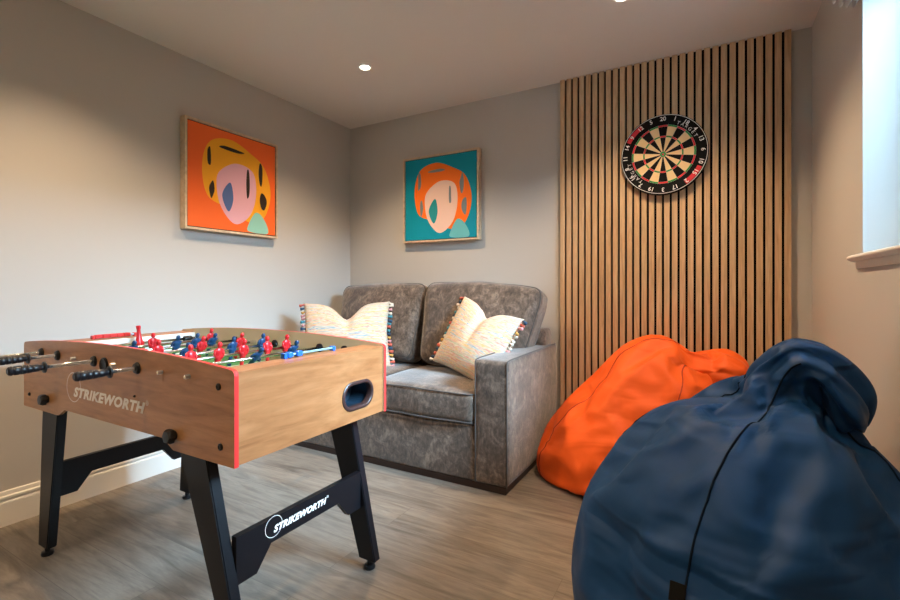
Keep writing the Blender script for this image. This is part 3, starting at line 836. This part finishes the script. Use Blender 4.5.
pillow('scatter_cushion', 'pastel striped tasselled cushion leaning on the right arm of the sofa', orient((-1.215, 2.475, .715), (-.20, -.90, .38), roll=-.27), .50, .46, .17, .06, 4)

# ------------------------------------------------------------------ bean bags
def smooth_interp(keys, t):
    """Catmull-Rom through rows of numbers"""
    N = len(keys) - 1; s = t * N; i = min(int(s), N - 1); f = s - i
    g = lambda k: keys[max(0, min(N, k))]
    return [.5 * (2 * b + (c - a) * f + (2 * a - 5 * b + 4 * c - d_) * f * f + (3 * b - a - 3 * c + d_) * f ** 3) for a, b, c, d_ in zip(g(i - 1), g(i), g(i + 1), g(i + 2))]
def bag_mesh(keys, nr, na, fold):
    """keys rows: cx,cy,cz, rx,ry, tilt_x, tilt_y (ring normal tilt)"""
    bm = bmesh.new(); rings = []
    for i in range(nr + 1):
        t = i / nr; cx_, cy_, cz_, rx, ry, tx, ty = smooth_interp(keys, t)
        nrm = Vector((math.sin(tx), math.sin(ty), math.cos(tx) * math.cos(ty))).normalized()
        xa = Vector((math.cos(tx), 0, -math.sin(tx))); ya = nrm.cross(xa).normalized(); xa = ya.cross(nrm)
        ring = []
        for k in range(na):
            a = 2 * PI * k / na; f = 1 + fold(a, t)
            ring.append(bm.verts.new(Vector((cx_, cy_, cz_)) + xa * (rx * f * math.cos(a)) + ya * (ry * f * math.sin(a))))
        rings.append(ring)
    for a, b in zip(rings, rings[1:]):
        for k in range(na): bm.faces.new((a[k], a[(k + 1) % na], b[(k + 1) % na], b[k]))
    for R, fl in ((rings[0], True), (rings[-1], False)):
        c = bm.verts.new(sum((v.co for v in R), Vector()) / na)
        for k in range(na): bm.faces.new((R[(k + 1) % na], R[k], c) if fl else (R[k], R[(k + 1) % na], c))
    return bm

def crumple(o, frames=32, grow=-.08, pin=.11, lim=None):
    """let the cover, cut a little too large for its filling, settle into real folds"""
    me = o.data; n = len(me.vertices)
    g = o.vertex_groups.new(name='pin')
    zs_ = [v.co.z for v in me.vertices]; z1 = max(zs_)
    for v in me.vertices:
        w_ = 1.0 if v.co.z < .02 else pin
        g.add([v.index], w_, 'REPLACE')
    g2 = o.vertex_groups.new(name='loose')
    for v in me.vertices:
        g2.add([v.index], min(1, max(0, (v.co.z / z1 - .30) / .45)), 'REPLACE')
    md = o.modifiers.new('cloth', 'CLOTH'); s = md.settings
    s.quality = 6; s.mass = .25; s.tension_stiffness = 25; s.compression_stiffness = 25; s.shear_stiffness = 8; s.bending_stiffness = .45
    s.tension_damping = 8; s.compression_damping = 8; s.shear_damping = 8; s.air_damping = 4
    s.vertex_group_mass = 'pin'; s.pin_stiffness = .6
    s.vertex_group_shrink = 'loose'; s.shrink_min = grow; s.shrink_max = grow * 2.1
    s.effector_weights.gravity = 0.06
    md.collision_settings.use_collision = False; md.collision_settings.use_self_collision = False
    md.point_cache.frame_start = 1; md.point_cache.frame_end = frames
    for f in range(1, frames + 1):
        scn.frame_set(f)
    dg = bpy.context.evaluated_depsgraph_get()
    nm = bpy.data.meshes.new_from_object(o.evaluated_get(dg))
    o.modifiers.clear(); o.vertex_groups.clear()
    o.data = nm; nm.name = o.name
    for v in nm.vertices:
        for ax, sg, val in lim:
            if sg * v.co[ax] > sg * val: v.co[ax] = val
        if v.co.z < .002: v.co.z = .002
    for p in nm.polygons: p.use_smooth = True
    scn.frame_set(1)
    return o
KB = [(.05, 1.56, .012, .20, .20, 0, 0), (.05, 1.56, .010, .36, .36, 0, 0), (.055, 1.56, .05, .385, .40, 0, 0), (.055, 1.56, .16, .405, .42, 0, 0), (.06, 1.565, .30, .400, .41, 0, 0), (.07, 1.58, .43, .378, .385, .0, 0),
      (.095, 1.61, .55, .330, .33, .05, 0), (.130, 1.64, .640, .250, .25, .1, 0), (.165, 1.67, .700, .165, .18, .15, 0), (.190, 1.69, .755, .105, .13, .25, 0), (.212, 1.70, .815, .070, .12, .5, 0),
      (.245, 1.70, .842, .060, .13, 1.1, 0), (.290, 1.70, .810, .072, .135, 1.6, 0), (.325, 1.69, .762, .078, .12, 1.9, 0), (.350, 1.68, .720, .065, .09, 2.2, 0), (.365, 1.68, .685, .02, .03, 2.5, 0)]
def fold_b(a, t):
    s = max(0, (t - .35) / .65)
    return s * (.13 * math.sin(3 * a + 6 * t) + .12 * math.sin(5 * a - 4 * t + 1) + .09 * math.sin(9 * a + 9 * t)) + .008 * math.sin(6 * a + 8 * t)
bm = bag_mesh(KB, 90, 120, fold_b)
bb_ = crumple(obj('bean_bag', bm, M_navy, None, smooth=True), lim=[(0, 1, XR - .004)])
bb_['label'] = 'large navy blue bean bag in front, slumped against the right wall'; bb_['category'] = 'bean bag'
KO = [(-.40, 2.60, .012, .20, .15, 0, 0), (-.40, 2.60, .010, .36, .27, 0, 0), (-.395, 2.60, .05, .42, .315, 0, 0), (-.39, 2.61, .14, .445, .33, 0, 0), (-.375, 2.62, .25, .425, .325, 0, 0), (-.345, 2.64, .37, .375, .30, 0, 0),
      (-.30, 2.66, .48, .32, .27, 0, 0), (-.25, 2.69, .58, .27, .24, .05, 0), (-.205, 2.72, .67, .20, .20, .25, 0), (-.15, 2.74, .70, .13, .16, .7, 0), (-.07, 2.75, .655, .095, .13, 1.2, 0), (.01, 2.75, .635, .095, .12, 1.5, 0), (.08, 2.75, .645, .095, .12, 1.6, 0), (.14, 2.75, .62, .075, .10, 1.8, 0), (.165, 2.75, .60, .03, .05, 2.0, 0)]
def fold_o(a, t):
    s = max(0, (t - .45) / .55)
    return s * (.09 * math.sin(3 * a + 5 * t + 2) + .07 * math.sin(5 * a - 6 * t) + .04 * math.sin(9 * a + 7 * t)) + .006 * math.sin(5 * a + 6 * t)
bm = bag_mesh(KO, 90, 120, fold_o)
bo_ = crumple(obj('bean_bag', bm, M_orange, None, smooth=True), lim=[(1, 1, 2.980), (0, -1, SX1 + .004)])
bo_['label'] = 'bright orange bean bag between the sofa arm and the slat panel'; bo_['category'] = 'bean bag'

def seam(bag, col, na, i0, i1, m):
    me = bag.data; pts = []
    for i in range(i0, i1):
        v = me.vertices[i * na + col]; pts.append(v.co + v.normal * .0005)
    bm = bmesh.new(); tube(bm, pts, .0028, 6); obj('seam', bm, m, bag, smooth=True)
M_seam = mat('navy_thread', (.002, .008, .02), .9, spec=.1); M_seam2 = mat('orange_thread', (.50, .035, .006), .7)
for c in (85, 25, 55, 115): seam(bb_, c, 120, 12, 66, M_seam)
for c in (100, 40, 70, 10): seam(bo_, c, 120, 12, 66, M_seam2)

# small stitched maker tag low on the front seam of the navy bag
tv = bb_.data.vertices[27 * 120 + 85]; nz = tv.normal.copy(); tz = Vector((0, 0, 1)); tx = tz.cross(nz).normalized(); tz = nz.cross(tx)
bm = bmesh.new(); box(bm, -.030, .004, -.004, .003, -.02, .02, .001)
bmesh.ops.transform(bm, matrix=Matrix((tx, nz, tz)).transposed().to_4x4(), verts=bm.verts)
bmesh.ops.translate(bm, verts=bm.verts, vec=tv.co + nz * .004)
obj('fabric_tag', bm, mat('tag_black', (.006, .006, .006), .8, spec=.1), bb_)
